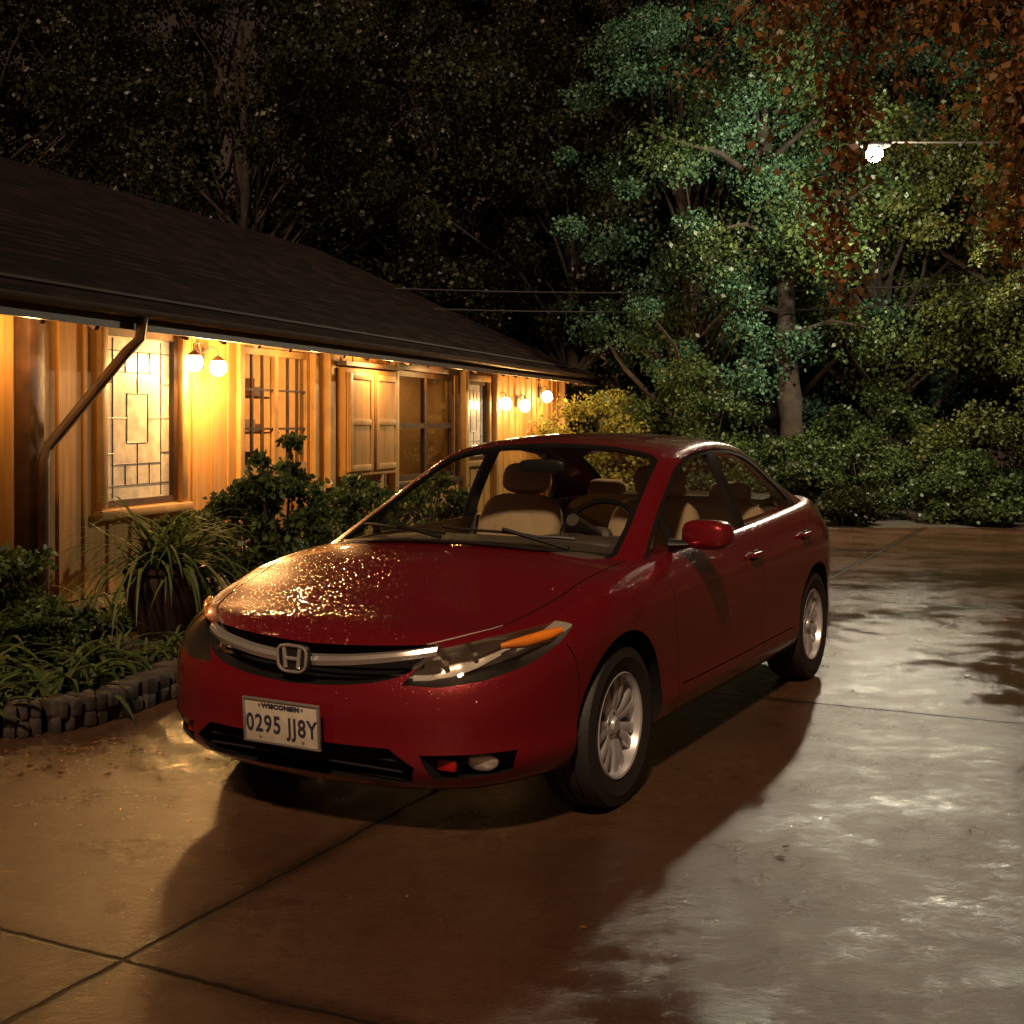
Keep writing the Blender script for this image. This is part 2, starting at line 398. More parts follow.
for s in (1,-1):
    fr=shell(-.002,-.028,black,'window_frame'); boolop(fr,xzp(DLO,s),'INTERSECT')
    for w in (W1,W2,W3): boolop(fr,xzp(w,s))
    finish(fr.data,30); fr.parent=CAR
    gl=shell(-.010,-.014,glass,'side_glass'); boolop(gl,xzp(DLO,s),'INTERSECT'); outer_only(gl); gl.parent=CAR
for w,wi,nm in ((WS,WSi,'windshield'),(RW,RWi,'rear_window')):
    fr=shell(-.001,-.012,blackg,nm+'_seal'); boolop(fr,xyp(w),'INTERSECT'); boolop(fr,xyp(wi)); finish(fr.data,30); fr.parent=CAR
    gl=shell(-.003,-.008,glass,nm+'_glass'); boolop(gl,xyp(w),'INTERSECT'); outer_only(gl); gl.parent=CAR
# ---- trim, cowl, wipers
mb=MB()
pc=[(float(np.interp(abs(y),[0,.35,.6,.70],[1.155,1.12,1.01,.93])),y,0) for y in np.linspace(-.70,.70,25)]
def hoodz(x,y):
    ze=bodyz(x); return ze+crown(x)*(1-(y/.79)**2)-.004
mb.tube([(x,y,hoodz(x,y)+.004) for x,y,_ in pc],.028,black,8,flat=.35)
for y0,y1 in ((.50,-.10),(-.06,-.58)):
    pts=[]
    for t in np.linspace(0,1,9):
        y=y0+(y1-y0)*t; x=float(np.interp(abs(y),[0,.35,.6,.70],[1.12,1.085,.985,.9]))-.02-.05*t
        pts.append((x,y,zG(x,y)+.012))
    mb.tube(pts,.007,black,6)
    x,y=(1.13 if abs(y0)<.4 else 1.07),y0; mb.tube([(x-.0,y,hoodz(x,y)+.02),(pts[4][0]+.01,pts[4][1],pts[4][2]+.014)],.009,black,6)
def fx(y): return float(np.interp(abs(y),[0,.2,.4,.5],[2.172,2.166,2.135,2.10]))
P=[(fx(y)+.012-.05*(abs(y)/.49)**4,y,.632+.056*(abs(y)/.49)**1.6) for y in np.linspace(-.49,.49,33)]
v=[];f=[]
for i,(x,y,z) in enumerate(P):
    hh=.018+.003*(1-abs(y)/.49)
    for a,b_ in ((-.03,-hh),(0,-hh*.8),(.006,hh*.1),(-.002,hh*.8),(-.03,hh)): v.append((x+a,y,z+b_))
for i in range(len(P)-1):
    for j in range(4): f.append((i*5+j,i*5+j+1,i*5+6+j,i*5+5+j))
mb.add(v,f,chrome)
for k in range(2):
    mb.tube([(fx(y)-.055,y,.600-.022*k+.03*(abs(y)/.49)**2) for y in np.linspace(-.40,.40,13)],.005,black,6)
mb.sup((2.195,0,.640),(.012,.068,.050),black,.4,.6)
M=Matrix.Translation((2.212,0,.640))
ring=[(0,.060*math.copysign(abs(math.cos(t))**.55,math.cos(t))*(1+.10*math.sin(t)),.047*math.copysign(abs(math.sin(t))**.55,math.sin(t))) for t in np.linspace(0,2*math.pi,33)]
mb.tube(ring,.0055,chrome,8,M)
for s in (1,-1): mb.tube([(0,s*.026,-.033),(0,s*.029,0),(0,s*.034,.038)],.0075,chrome,8,M)
mb.tube([(0,-.028,0),(0,.028,0)],.007,chrome,8,M)
for z in (.275,.31): mb.tube([(2.15,y,z) for y in np.linspace(-.41,.41,5)],.005,black,6)
for s in (1,-1):
    for x,z in ((-.20,.835),(-1.10,.865)):
        mb.sup((x,s*.882,z),(.085,.014,.014),paint,.6,.6); mb.sup((x-.01,s*.872,z-.004),(.05,.006,.026),black,.7,.7)
    if s>0:
        Mm=Matrix.Translation((.60,s*.915,1.0))@Matrix.Rotation(R(-8)*s,4,'Z')
        mb.sup((0,0,0),(.070,.108,.066),paint,.66,.7,Mm,28,18)
        mb.sup((-.056,0,0),(.016,.092,.054),blackg,.5,.6,Mm)
        mb.tube([(.64,s*.76,.955),(.62,s*.83,.955),(.61,s*.89,.965)],[.045,.034,.03],black,10,flat=.55)
    mb.lathe([(0,.03),(.03,.028),(.042,.02),(.045,0),(.045,-.05)],chrome,Matrix.Translation((2.00,s*.63,.31))@Matrix.Rotation(R(-90+ (22 if s>0 else -22)),4,'Z')@Matrix.Diagonal((1.2,1,.75,1)),24)
    mb.box((2.085,s*.54,.302),(.02,.07,.04),redl,Matrix.Identity(4),.006)
    dv_=Vector((.72,.69*s,0)).normalized(); tv=Vector((-.69,.72*s,0)).normalized()
    org=Vector((1.985,s*.545,.655)); vv=[];ff=[]; nu,nw=21,9
    for i in range(nu):
        u_=-.165+.36*i/(nu-1)
        zc_=.640+.30*(u_+.04); hh=float(np.interp(u_,[-.165,-.08,.06,.195],[.030,.056,.056,.026]))
        for k in range(nw):
            w_=-1+2*k/(nw-1)
            p_=org+tv*u_; p_.z=zc_+hh*w_; dep=-.050+.028*w_*w_-.30*(u_-.01)**2-.010*abs(math.sin(u_*20))
            vv.append(p_+dv_*dep)
    for i in range(nu-1):
        for k in range(nw-1): ff.append((i*nw+k,i*nw+k+1,(i+1)*nw+k+1,(i+1)*nw+k))
    mb.add(vv,ff,lampc)
    for uu in (-.055,.045):
        c_=org+tv*uu; c_.z=.640+.30*(uu+.04)
        mb.tube([c_-dv_*.05,c_-dv_*.018],[.013,.009],chrome,12)
    mb.tube([(1.90,s*.640,.694),(1.84,s*.70,.706),(1.78,s*.752,.724),(1.73,s*.785,.740)],[.010,.022,.022,.012],amber,10)
mb.build('trim_parts',CAR,40)
mb=MB(); white=mat('plate_white',(.52,.46,.38),.4,noise=.12,nscale=30); ink=mat('plate_ink',(.03,.03,.05),.5); frm=mat('plate_frame',(.35,.33,.3),.35,.6)
PM=Matrix.Translation((2.268,0,.42))@Matrix.Rotation(R(4),4,'Y')
mb.box((0,0,0),(.006,.305,.150),white,PM,.002)
for s in (1,-1):
    mb.box((0.002,0,s*.077),(.012,.325,.010),frm,PM,.003); mb.box((.002,s*.157,0),(.012,.010,.145),frm,PM,.003)
    for k in (1,-1): mb.lathe([(.006,0),(.005,.003),(0,.003)],frm,PM@Matrix.Translation((.003,s*.09,k*.058))@Matrix.Rotation(R(-90),4,'Z'),10)
mb.box((-.02,0,-.02),(.04,.2,.08),black,PM)
mb.build('plate_board',CAR)
def text(t,size,y,z,sx=1):
    cu=bpy.data.curves.new('t','FONT'); cu.body=t; cu.size=size; cu.align_x='CENTER'; cu.align_y='CENTER'; cu.extrude=.0012; cu.offset=.0012; cu.space_character=1.12
    o=bpy.data.objects.new('t',cu); scene.collection.objects.link(o); bpy.context.view_layer.update()
    me=bpy.data.meshes.new_from_object(o.evaluated_get(bpy.context.evaluated_depsgraph_get())); bpy.data.objects.remove(o)
    me.materials.clear(); me.materials.append(ink); q=link('plate_text',me,CAR)
    q.matrix_local=PM@Matrix.Translation((.0042,y,z))@Matrix(((0,0,1,0),(1,0,0,0),(0,1,0,0),(0,0,0,1)))@Matrix.Diagonal((sx,1,1,1))
text('0295 JJ8Y',.088,0,-.012,.78); text('WISCONSIN',.022,0,.056,1.2)
# interior
mb=MB()
def seat(x,y,w=.25):
    mb.sup((x,y,.50),(.26,w,.10),fabric,.45); Ms=Matrix.Translation((x-.27,y,.80))@Matrix.Rotation(R(-18),4,'Y')
    mb.sup((0,0,0),(.08,w*.94,.31),fabric,.5,.5,Ms); mb.sup((.015,0,-.02),(.08,w*.6,.25),fabric,.6,.6,Ms)
    mb.tube([(0,-.05,.28),(0,-.05,.40)],.008,steel,6,Ms); mb.tube([(0,.05,.28),(0,.05,.40)],.008,steel,6,Ms)
    mb.sup((.01,0,.40),(.055,.13,.085),fabric,.6,.6,Ms)
seat(.12,.37);seat(.12,-.37)
mb.sup((-.95,0,.50),(.26,.62,.11),fabric,.4)
Ms=Matrix.Translation((-1.22,0,.78))@Matrix.Rotation(R(-22),4,'Y'); mb.sup((0,0,0),(.08,.62,.28),fabric,.4,.4,Ms)
for y in (-.38,0,.38): mb.sup((0,y,.31),(.05,.12,.07),fabric,.6,.6,Ms)
mb.box((-1.5,0,.985),(.42,1.3,.03),dash)
mb.sup((.86,0,.84),(.30,.69,.125),dash,.5,.35); mb.sup((.72,.37,.93),(.12,.22,.05),dash,.6,.6); mb.sup((.62,0,.72),(.10,.16,.18),dash,.5)
mb.sup((.1,0,.5),(.5,.09,.12),dash,.4)
Mw=Matrix.Translation((.47,.37,.95))@Matrix.Rotation(R(-24),4,'Y')
mb.tube([(0,.185*math.cos(t),.185*math.sin(t)) for t in np.linspace(0,2*math.pi,37)],.015,blackg,8,Mw)
mb.sup((.01,0,-.01),(.03,.065,.06),dash,.7,.7,Mw); mb.tube([(0,-.18,0),(0,.18,0)],.014,dash,8,Mw,); mb.tube([(0,0,0),(0,0,-.18)],.014,dash,8,Mw)
mb.tube([(0.02,0,0),(.3,0,-.02)],.03,dash,8,Mw)
mb.sup((.30,0,1.275),(.018,.12,.035),black,.6,.6); mb.tube([(.30,0,1.29),(.27,0,1.33)],.01,black,6)
mb.build('cabin_interior',CAR,40)
# wheels
def wheel():
    mb=MB()
    pr=[(.200,-.085),(.232,-.102),(.270,-.104),(.296,-.098),(.309,-.084),(.3145,-.066),(.3155,-.048),(.308,-.047),(.308,-.039),(.316,-.038),(.3165,-.006),(.308,-.005),(.308,.005),(.3165,.006),(.316,.038),(.308,.039),(.308,.047),(.3155,.048),(.3145,.066),(.309,.084),(.300,.096),(.296,.0965),(.270,.103),(.262,.105),(.258,.103),(.232,.101),(.200,.085)]
    mb.lathe(pr,rubber,None,72)
    mb.lathe([(.200,.080),(.206,.090),(.201,.095),(.193,.091),(.188,.072),(.183,.060),(.18,-.08)],alloy,None,72)
    mb.lathe([(0,.0),(.125,.0),(.13,-.01),(.13,-.03)],steel,None,40)
    mb.lathe([(.18,-.05),(0,-.06)],black,None,40)
    mb.lathe([(.0,.078),(.024,.078),(.028,.074),(.030,.066),(.055,.062),(.062,.05),(.064,.02)],alloy,None,32)
    for i in range(5):
        a=2*math.pi*i/5+.3; mb.lathe([(0,.0655),(.007,.0655),(.007,.05)],steel,Matrix.Translation((.043*math.cos(a),0,.043*math.sin(a))),8)
    for i in range(7):
        for sgn in (1,-1):
            a0=2*math.pi*i/7+sgn*.12; a1=2*math.pi*i/7+sgn*.19
            prof=[(.045,.058),(.09,.070),(.14,.074),(.175,.072),(.194,.066)]
            v=[];f=[]
            for r,y in prof:
                a=a0+(a1-a0)*(r-.045)/.15; w=.0155+.006*(r/.19)
                c=Vector((r*math.cos(a),y,r*math.sin(a))); t=Vector((-math.sin(a),0,math.cos(a)))
                for q,dy in ((-w,-.035),(-w,-.004),(-w*.6,0),(w*.6,0),(w,-.004),(w,-.035)): v.append(c+t*q+Vector((0,dy,0)))
            for k in range(len(prof)-1):
                for j in range(5): f.append((k*6+j,k*6+j+1,k*6+7+j,k*6+6+j))
            mb.add(v,f,alloy)
    return mb
wm=wheel().build('wheel',CAR,35)
wm.location=(1.35,.752,.318)
for k,(x,s) in enumerate(((-1.35,1),(1.35,-1),(-1.35,-1))):
    o=link('wheel',wm.data,CAR); o.location=(x,s*.752,.318); o.rotation_euler=(0,.4*k,0 if s>0 else math.pi)
ang=math.atan2(-.875,-.483)
CAR.location=(.300,6.485,0); CAR.rotation_euler=(0,0,ang); CAR.scale=(1.03,1.08,1.01)
# ------------------------------------------------------------------ GROUND
gm=mat('earth',(.035,.028,.02),.9,noise=.5,nscale=3,bump=.6,bscale=12)
me=bpy.data.meshes.new('ground'); me.from_pydata([(-250,-250,0),(250,-250,0),(250,250,0),(-250,250,0)],[],[(0,1,2,3)]); me.materials.append(gm); link('ground',me)
dm,nt,b=newmat('wet_concrete')
tc=N(nt,'ShaderNodeTexCoord'); L=nt.links.new
def noise(sc,det=5,rough=.6):
    n=N(nt,'ShaderNodeTexNoise',i_Scale=sc,i_Detail=float(det),i_Roughness=rough); L(tc.outputs['Object'],n.inputs['Vector']); return n.outputs['Fac']
def mrange(v,a,b_,c,d,sm=True):
    n=N(nt,'ShaderNodeMapRange'); n.inputs['From Min'].default_value=a; n.inputs['From Max'].default_value=b_; n.inputs['To Min'].default_value=c; n.inputs['To Max'].default_value=d
    if sm: n.interpolation_type='SMOOTHSTEP'
    L(v,n.inputs['Value']); return n.outputs[0]
def math_(op,a,b_=None):
    n=N(nt,'ShaderNodeMath',operation=op)
    for i,q in enumerate((a,b_)):
        if q is None: continue
        if isinstance(q,(int,float)): n.inputs[i].default_value=q
        else: L(q,n.inputs[i])
    return n.outputs[0]
n1=noise(.45,5); n2=noise(1.9,9,.70); n3=noise(95,4,.7); n4=noise(12,8,.75)
wet=mrange(math_('ADD',math_('ADD',math_('MULTIPLY',n1,.40),math_('MULTIPLY',n2,.40)),math_('MULTIPLY',n4,.20)),.455,.565,0,1)
sp=N(nt,'ShaderNodeSeparateXYZ'); L(tc.outputs['Object'],sp.inputs[0])
u=math_('ADD',math_('MULTIPLY',sp.outputs[0],.44),math_('MULTIPLY',sp.outputs[1],.898)); v=math_('SUBTRACT',math_('MULTIPLY',sp.outputs[0],.898),math_('MULTIPLY',sp.outputs[1],.44))
wob=math_('MULTIPLY',math_('SUBTRACT',noise(6,6),.5),.045)
ju=math_('PINGPONG',math_('ADD',math_('ADD',u,1.43-.0),wob),2.02)
jv=math_('PINGPONG',math_('ADD',math_('ADD',v,2.49),wob),3.9)
j=math_('MINIMUM',ju,jv); jl=mrange(j,.003,.013,1,0)
jn=mrange(j,.0,.10,.72,1.0)
cr=N(nt,'ShaderNodeValToRGB'); cr.color_ramp.elements[0].color=(.034,.017,.010,1); cr.color_ramp.elements[1].color=(.130,.070,.040,1); cr.color_ramp.elements[0].position=.34; cr.color_ramp.elements[1].position=.66
L(math_('MULTIPLY',math_('ADD',math_('ADD',math_('MULTIPLY',n4,.42),math_('MULTIPLY',n2,.33)),math_('MULTIPLY',n3,.25)),jn),cr.inputs[0])
mx=N(nt,'ShaderNodeMix',data_type='RGBA'); L(wet,mx.inputs[0]); L(cr.outputs[0],mx.inputs[6])
sc=N(nt,'ShaderNodeVectorMath',operation='SCALE'); sc.inputs['Scale'].default_value=.65; L(cr.outputs[0],sc.inputs[0]); L(sc.outputs[0],mx.inputs[7])
mj=N(nt,'ShaderNodeMix',data_type='RGBA'); L(jl,mj.inputs[0]); L(mx.outputs[2],mj.inputs[6]); mj.inputs[7].default_value=(.008,.006,.005,1); L(mj.outputs[2],b.inputs['Base Color'])
rg=math_('ADD',mrange(wet,0,1,.27,.075,False),math_('MULTIPLY',math_('SUBTRACT',n4,.5),.16)); L(math_('MAXIMUM',math_('ADD',rg,math_('MULTIPLY',jl,.4)),.04),b.inputs['Roughness'])
hgt=math_('SUBTRACT',math_('ADD',math_('MULTIPLY',n3,mrange(wet,0,1,.30,.11,False)),math_('MULTIPLY',n4,mrange(wet,0,1,.15,.04,False))),math_('MULTIPLY',jl,.5))
bp=N(nt,'ShaderNodeBump',i_Strength=.55,i_Distance=.02); L(hgt,bp.inputs['Height']); L(bp.outputs[0],b.inputs['Normal'])
L(mrange(wet,0,1,.17,.36,False),b.inputs['Specular IOR Level'])
edge=[(-14,-8),(30,-8),(30,15)]+[(x,17.6+.35*math.sin(x*1.3)+.2*math.sin(x*3.1)) for x in np.linspace(22,3,20)]+[(2.2,22),(-14,22)]
me=bpy.data.meshes.new('driveway'); me.from_pydata([(x,y,.004) for x,y in edge],[],[tuple(range(len(edge)))]); me.materials.append(dm); link('driveway',me)
# ------------------------------------------------------------------ HOUSE
P0=(-3.6,9.4); HA=math.atan2(.95,.312)
H=empty('wooden_house',(*P0,0),HA)
sid,nt,b=newmat('ochre_siding'); tc=N(nt,'ShaderNodeTexCoord'); mp=N(nt,'ShaderNodeMapping'); mp.inputs['Scale'].default_value=(14,14,.8); nt.links.new(tc.outputs['Object'],mp.inputs[0])
nn=N(nt,'ShaderNodeTexNoise',i_Scale=1.5,i_Detail=8.0,i_Roughness=.65); nt.links.new(mp.outputs[0],nn.inputs['Vector'])
cr=N(nt,'ShaderNodeValToRGB'); cr.color_ramp.elements[0].position=.3; cr.color_ramp.elements[1].position=.7; cr.color_ramp.elements[0].color=(.38,.18,.045,1); cr.color_ramp.elements[1].color=(.60,.33,.10,1)
nt.links.new(nn.outputs['Fac'],cr.inputs[0]); nt.links.new(cr.outputs[0],b.inputs['Base Color']); b.inputs['Roughness'].default_value=.6
bp=N(nt,'ShaderNodeBump',i_Strength=.3,i_Distance=.01); nt.links.new(nn.outputs['Fac'],bp.inputs['Height']); nt.links.new(bp.outputs[0],b.inputs['Normal'])
trimw=mat('brown_timber',(.06,.030,.016),.55,noise=.4,nscale=6,bump=.2,bscale=30)
trimy=mat('painted_trim',(.46,.27,.10),.5,noise=.2,nscale=5)
dark=mat('room_dark',(.05,.035,.025),.8); warm=mat('room_wall',(.5,.32,.17),.8,noise=.3,nscale=2)
wglass=glassmat('window_glass',(.92,.92,.89))
frost=mat('leaded_glass',(.56,.48,.36),.35,emit=(1,.75,.45),es=.10,noise=.3,nscale=10)  # faint emission stands in for a lit room behind the panes
lead=mat('lead_came',(.10,.08,.06),.4,.6)
rf,nt,b=newmat('roof_shingles'); tc=N(nt,'ShaderNodeTexCoord'); br=N(nt,'ShaderNodeTexBrick',i_Scale=1.0); br.inputs['Brick Width'].default_value=.3; br.inputs['Row Height'].default_value=.13; br.inputs['Mortar Size'].default_value=.008
br.inputs['Color1'].default_value=(.007,.004,.003,1); br.inputs['Color2'].default_value=(.022,.012,.009,1); br.inputs['Mortar'].default_value=(.003,.002,.002,1); br.inputs['Bias'].default_value=-.2
nt.links.new(tc.outputs['Object'],br.inputs['Vector']); nt.links.new(br.outputs['Color'],b.inputs['Base Color']); b.inputs['Roughness'].default_value=.8; b.inputs['Specular IOR Level'].default_value=.1
nn=N(nt,'ShaderNodeTexNoise',i_Scale=60.0); nt.links.new(tc.outputs['Object'],nn.inputs['Vector'])
ma=N(nt,'ShaderNodeMath',operation='ADD'); nt.links.new(nn.outputs['Fac'],ma.inputs[0]); nt.links.new(br.outputs['Color'],ma.inputs[1])
bp=N(nt,'ShaderNodeBump',i_Strength=.5,i_Distance=.01); nt.links.new(ma.outputs[0],bp.inputs['Height']); nt.links.new(bp.outputs[0],b.inputs['Normal'])
WT=2.56
ops=[(.78,1.86,.80,2.30,'lead'),(2.95,4.45,.30,2.28,'door'),(6.75,8.9,.75,2.2,'dark'),(9.35,10.3,.95,2.15,'lead2')]
mb=MB()
ts=-7.0
for (a,b_,z0,z1,k) in ops+[(14.5,14.5,0,0,'end')]:
    mb.box(((ts+a)/2,.075,WT/2),(a-ts,.15,WT),sid)
    if k!='end':
        mb.box(((a+b_)/2,.075,z0/2),(b_-a,.15,z0),sid); mb.box(((a+b_)/2,.075,(WT+z1)/2),(b_-a,.15,WT-z1),sid)
    ts=b_
t=-6.9
while t<14.4:
    segs=[(0.1,WT)]
    for (a,b_,z0,z1,k) in ops:
        if a-.12<t<b_+.12: segs=[(.1,z0-.1),(z1+.1,WT)]
    if not(-.4<t<-.05):
        for z0,z1 in segs:
            if z1-z0>.1: mb.box((t,-.008,(z0+z1)/2),(.045,.016,z1-z0),sid)
    t+=.31
mb.box((3.75,-.03,.05),(21.4,.05,.10),trimw)
mb.box((-7,4,1.28),(.12,7,2.56),sid); mb.box((14.56,3.6,1.28),(.12,7.3,2.56),sid); mb.box((3.7,7.2,1.28),(21.6,.12,2.56),sid)
mb.build('walls',H)
mb=MB()
for (a,b_,z0,z1,k) in ops:
    w=.09; fm=trimy if k!='dark' else trimw
    mb.box(((a+b_)/2,-.02,z1+w/2),(b_-a+2*w,.06,w),fm,None,.006); mb.box(((a+b_)/2,-.035,z0-w/2),(b_-a+2*w+.06,.09,w*.8),fm,None,.006)
    for x in (a-w/2,b_+w/2): mb.box((x,-.02,(z0+z1)/2),(w,.055,z1-z0),fm,None,.006)
    if k.startswith('lead'):
        mb.box(((a+b_)/2,.06,(z0+z1)/2),(b_-a-.004,.01,z1-z0-.004),frost)
        for x in (a+.03,b_-.03): mb.box((x,.03,(z0+z1)/2),(.06,.05,z1-z0),trimw)
        for z in (z0+.03,z1-.03): mb.box(((a+b_)/2,.03,z),(b_-a-.12,.05,.06),trimw)
        W=b_-a;Hh=z1-z0
        def ln(x0,y0,x1,y1): mb.tube([(a+W*x0,.052,z0+Hh*y0),(a+W*x1,.052,z0+Hh*y1)],.0045,lead,6)
        for x in (.18,.82): ln(x,.05,x,.95)
        for y in (.12,.88): ln(.06,y,.94,y)
        ln(.5,.12,.5,.36);ln(.5,.64,.5,.88);ln(.36,.36,.64,.36);ln(.36,.64,.64,.64);ln(.36,.36,.36,.64);ln(.64,.36,.64,.64);ln(.18,.5,.36,.5);ln(.64,.5,.82,.5)
        for y in (.3,.5,.7): ln(.06,y,.18,y); ln(.82,y,.94,y)
        for y in (.24,.76): ln(.18,y,.82,y)
        for x in (.34,.66): ln(x,.12,x,.24); ln(x,.76,x,.88)
    else:
        mb.box(((a+b_)/2,.06,(z0+z1)/2),(b_-a,.008,z1-z0),wglass)
        n=2
        for i in range(n+1):
            x=a+.04+(b_-a-.08)*i/n; mb.box((x,.05,(z0+z1)/2),(.08,.06,z1-z0),trimw if k=='dark' else trimy)
        for z in ([z0+.05,z0+.75,z1-.04] if k=='door' else [z0+.04,(z0+z1)/2,z1-.04]): mb.box(((a+b_)/2,.048,z),(b_-a,.05,.07),trimw if k=='dark' else trimy)
        if k=='door':
            for i in range(2):
                for q in (1,2): mb.box((a+.08+(b_-a)/2*i+.21*q,.05,1.65),(.022,.03,1.2),trimw)
            for z in (1.45,1.85): mb.box(((a+b_)/2,.052,z),(b_-a,.03,.022),trimw)
mb.box((4.2,2.6,1.2),(3.6,.05,2.5),warm); mb.box((2.4,1.35,1.2),(.05,2.4,2.5),warm); mb.box((6.0,1.35,1.2),(.05,2.4,2.5),warm); mb.box((4.2,1.35,.02),(3.6,2.4,.03),dark)
for z in (1.0,1.4,1.8):
    mb.box((3.9,.75,z),(2.0,.2,.02),trimw)
    for i in range(9): 
        h=random.uniform(.08,.26); mb.box((3.0+.2*i+random.uniform(-.04,.04),.75,z+.01+h/2),(random.uniform(.05,.14),.1,h),random.choice([warm,dark,trimy,frost]))
mb.box((7.8,2.0,1.2),(3.0,.05,2.5),warm); mb.box((6.25,1.0,1.2),(.05,2.0,2.5),warm); mb.box((9.2,1.0,1.2),(.05,2.0,2.5),warm)
mb.box((4,3.4,2.545),(20.8,7.4,.02),dark)
mb.build('windows_and_doors',H)
mb=MB()
mb.box((-.22,-.09,1.27),(.17,.14,2.54),trimw,None,.01)
for t in (4.75,6.55,9.12,10.5,14.4): mb.box((t,-.06,1.27),(.13,.11,2.54),trimy,None,.01)
mb.box((9.6,-.03,2.40),(9.6,.05,.16),trimw)
c=(5.65,-.10,1.52); mb.box(c,(1.45,.16,1.25),sid,None,.01)
for x in (-.36,.36):
    mb.box((c[0]+x,-.19,1.52),(.66,.03,1.15),sid,None,.006)
    for d in (-.28,.28): mb.box((c[0]+x+d,-.212,1.52),(.07,.02,1.13),trimy,None,.004)
    for d in (-.53,0,.53): mb.box((c[0]+x,-.214,1.52+d),(.5,.02,.07),trimy,None,.004)
mb.box((5.65,-.12,2.19),(1.6,.22,.05),trimw)
mb.build('timber_trim',H)
ev,rg=2.29,4.42; e0,e1=-9,15.1; y0,y1=-.55,7.45; ym=3.45
mb=MB()
th=.09
V=[(e0,y0,ev),(e1,y0,ev),(e1,y1,ev),(e0,y1,ev),(e0,ym,rg),(11.2,ym,rg)]
V2=[(x,y,z+th) for x,y,z in V]
nrow=30
for i in range(nrow):
    f0=i/nrow; f1=(i+1)/nrow
    a=Vector((e0,y0+(ym-y0)*f0,ev+th+(rg-ev)*f0)); a2=Vector((e1+(11.2-e1)*f0,a.y,a.z)); bq=Vector((e0,y0+(ym-y0)*f1,ev+th+(rg-ev)*f1)); b2=Vector((e1+(11.2-e1)*f1,bq.y,bq.z))
    up=Vector((0,0,.010))
    mb.add([a,a2,a2+up,a+up,b2,bq],[(0,1,2,3),(3,2,4,5)],rf)
mb.add(V2,[(1,2,5),(2,3,4,5)],rf)
mb.add(V,[(0,1,5,4),(1,2,5),(2,3,4,5)],trimw)
mb.build('roof',H,20)
mb=MB()
mb.box(((e0+e1)/2,y0-.015,ev+.02),(e1-e0,.03,.16),trimw); mb.box((e1+.015,(y0+y1)/2,ev+.02),(.03,y1-y0+.06,.16),trimw)
gv=[];gf=[]
for i,x in enumerate((e0,e1)):
    for k in range(7):
        a=math.pi+math.pi*k/6; gv.append((x,y0-.09+.06*math.cos(a),ev+.09+.06*math.sin(a)))
for k in range(6): gf.append((k,k+1,8+k,7+k))
mb.add(gv,gf,trimw)
mb.tube([(.40,y0-.09,ev+.04),(.38,y0-.08,2.16),(.30,y0-.02,2.06),(-.12,-.17,1.32),(-.20,-.20,1.22),(-.21,-.205,1.1),(-.21,-.205,.05)],.042,trimw,10)
t=-6.6
while t<14.6:
    mb.box((0,0,0),(.05,.60,.10),trimw,Matrix.Translation((t,-.27,ev+.10))@Matrix.Rotation(math.atan2(rg-ev,4),4,'X')); t+=.6
mb.build('gutter_and_rafters',H)
def plight(name,parent,loc,power,col,r):
    l=bpy.data.lights.new(name,'POINT'); l.energy=power; l.color=col; l.shadow_soft_size=r
    o=bpy.data.objects.new(name,l); scene.collection.objects.link(o); o.parent=parent; o.location=loc; return o
bulbw=mat('bulb_warm',(1,.8,.5),.5,emit=(1,.72,.36),es=24)
inner=mat('room_bulb',(1,.8,.5),.5,emit=(1,.6,.25),es=8)
WC=(1,.52,.16)
def lantern(name,t,z,r,m,pw,arms=((0,0),)):
    L_=empty(name,(0,0,0)); mb=MB()
    mb.box((t,-.04,z+.08),(.12,.03,.2),trimw,None,.008)
    for dx,dz in arms:
        mb.tube([(t,-.05,z+.12),(t+dx*.5,-.12,z+.19+dz),(t+dx,-.17,z+.16+dz),(t+dx,-.17,z+.07+dz)],.010,trimw,8)
        mb.lathe([(.015,.10),(.05,.075),(.065,.055)],trimw,Matrix.Translation((t+dx,-.17,z+dz))@Matrix.Rotation(R(90),4,'X'),16)
        plight('lamp_light',L_,(t+dx,-.27,z+dz-.02),pw,WC,.05)
    o=mb.build('bracket',L_); mb=MB()
    for dx,dz in arms: mb.sup((t+dx,-.17,z+dz),(r,r,r*1.1),m,1,1,None,14,8)
    mb.build('globe',L_); L_.location=H.location; L_.rotation_euler=H.rotation_euler
lantern('wall_lantern',2.15,2.03,.080,bulbw,140,((-.30,.03),(.10,0)))
for t,z,pw in ((10.7,1.82,80),(11.7,1.80,75),(13.0,1.98,105)): lantern('wall_lantern',t,z,.095,bulbw,pw)
mb=MB()
for t in (-.6,3.7,5.6,7.9):
    mb.lathe([(0,-.03),(.05,-.03),(.055,0),(.055,.05)],bulbw,Matrix.Translation((t,-.38,2.30))@Matrix.Rotation(R(90),4,'X'),16)
    plight('soffit_light',H,(t,-.42,2.18),{-.6:34,3.7:26,5.6:38,7.9:28}[t],WC,.05)
mb.sup((4.9,1.6,2.1),(.05,.05,.05),inner,1,1,None,12,8); mb.build('soffit_bulbs',H); plight('room_light',H,(4.9,1.5,1.98),130,WC,.05); plight('room_light',H,(8.7,1.2,2.0),10,WC,.05)
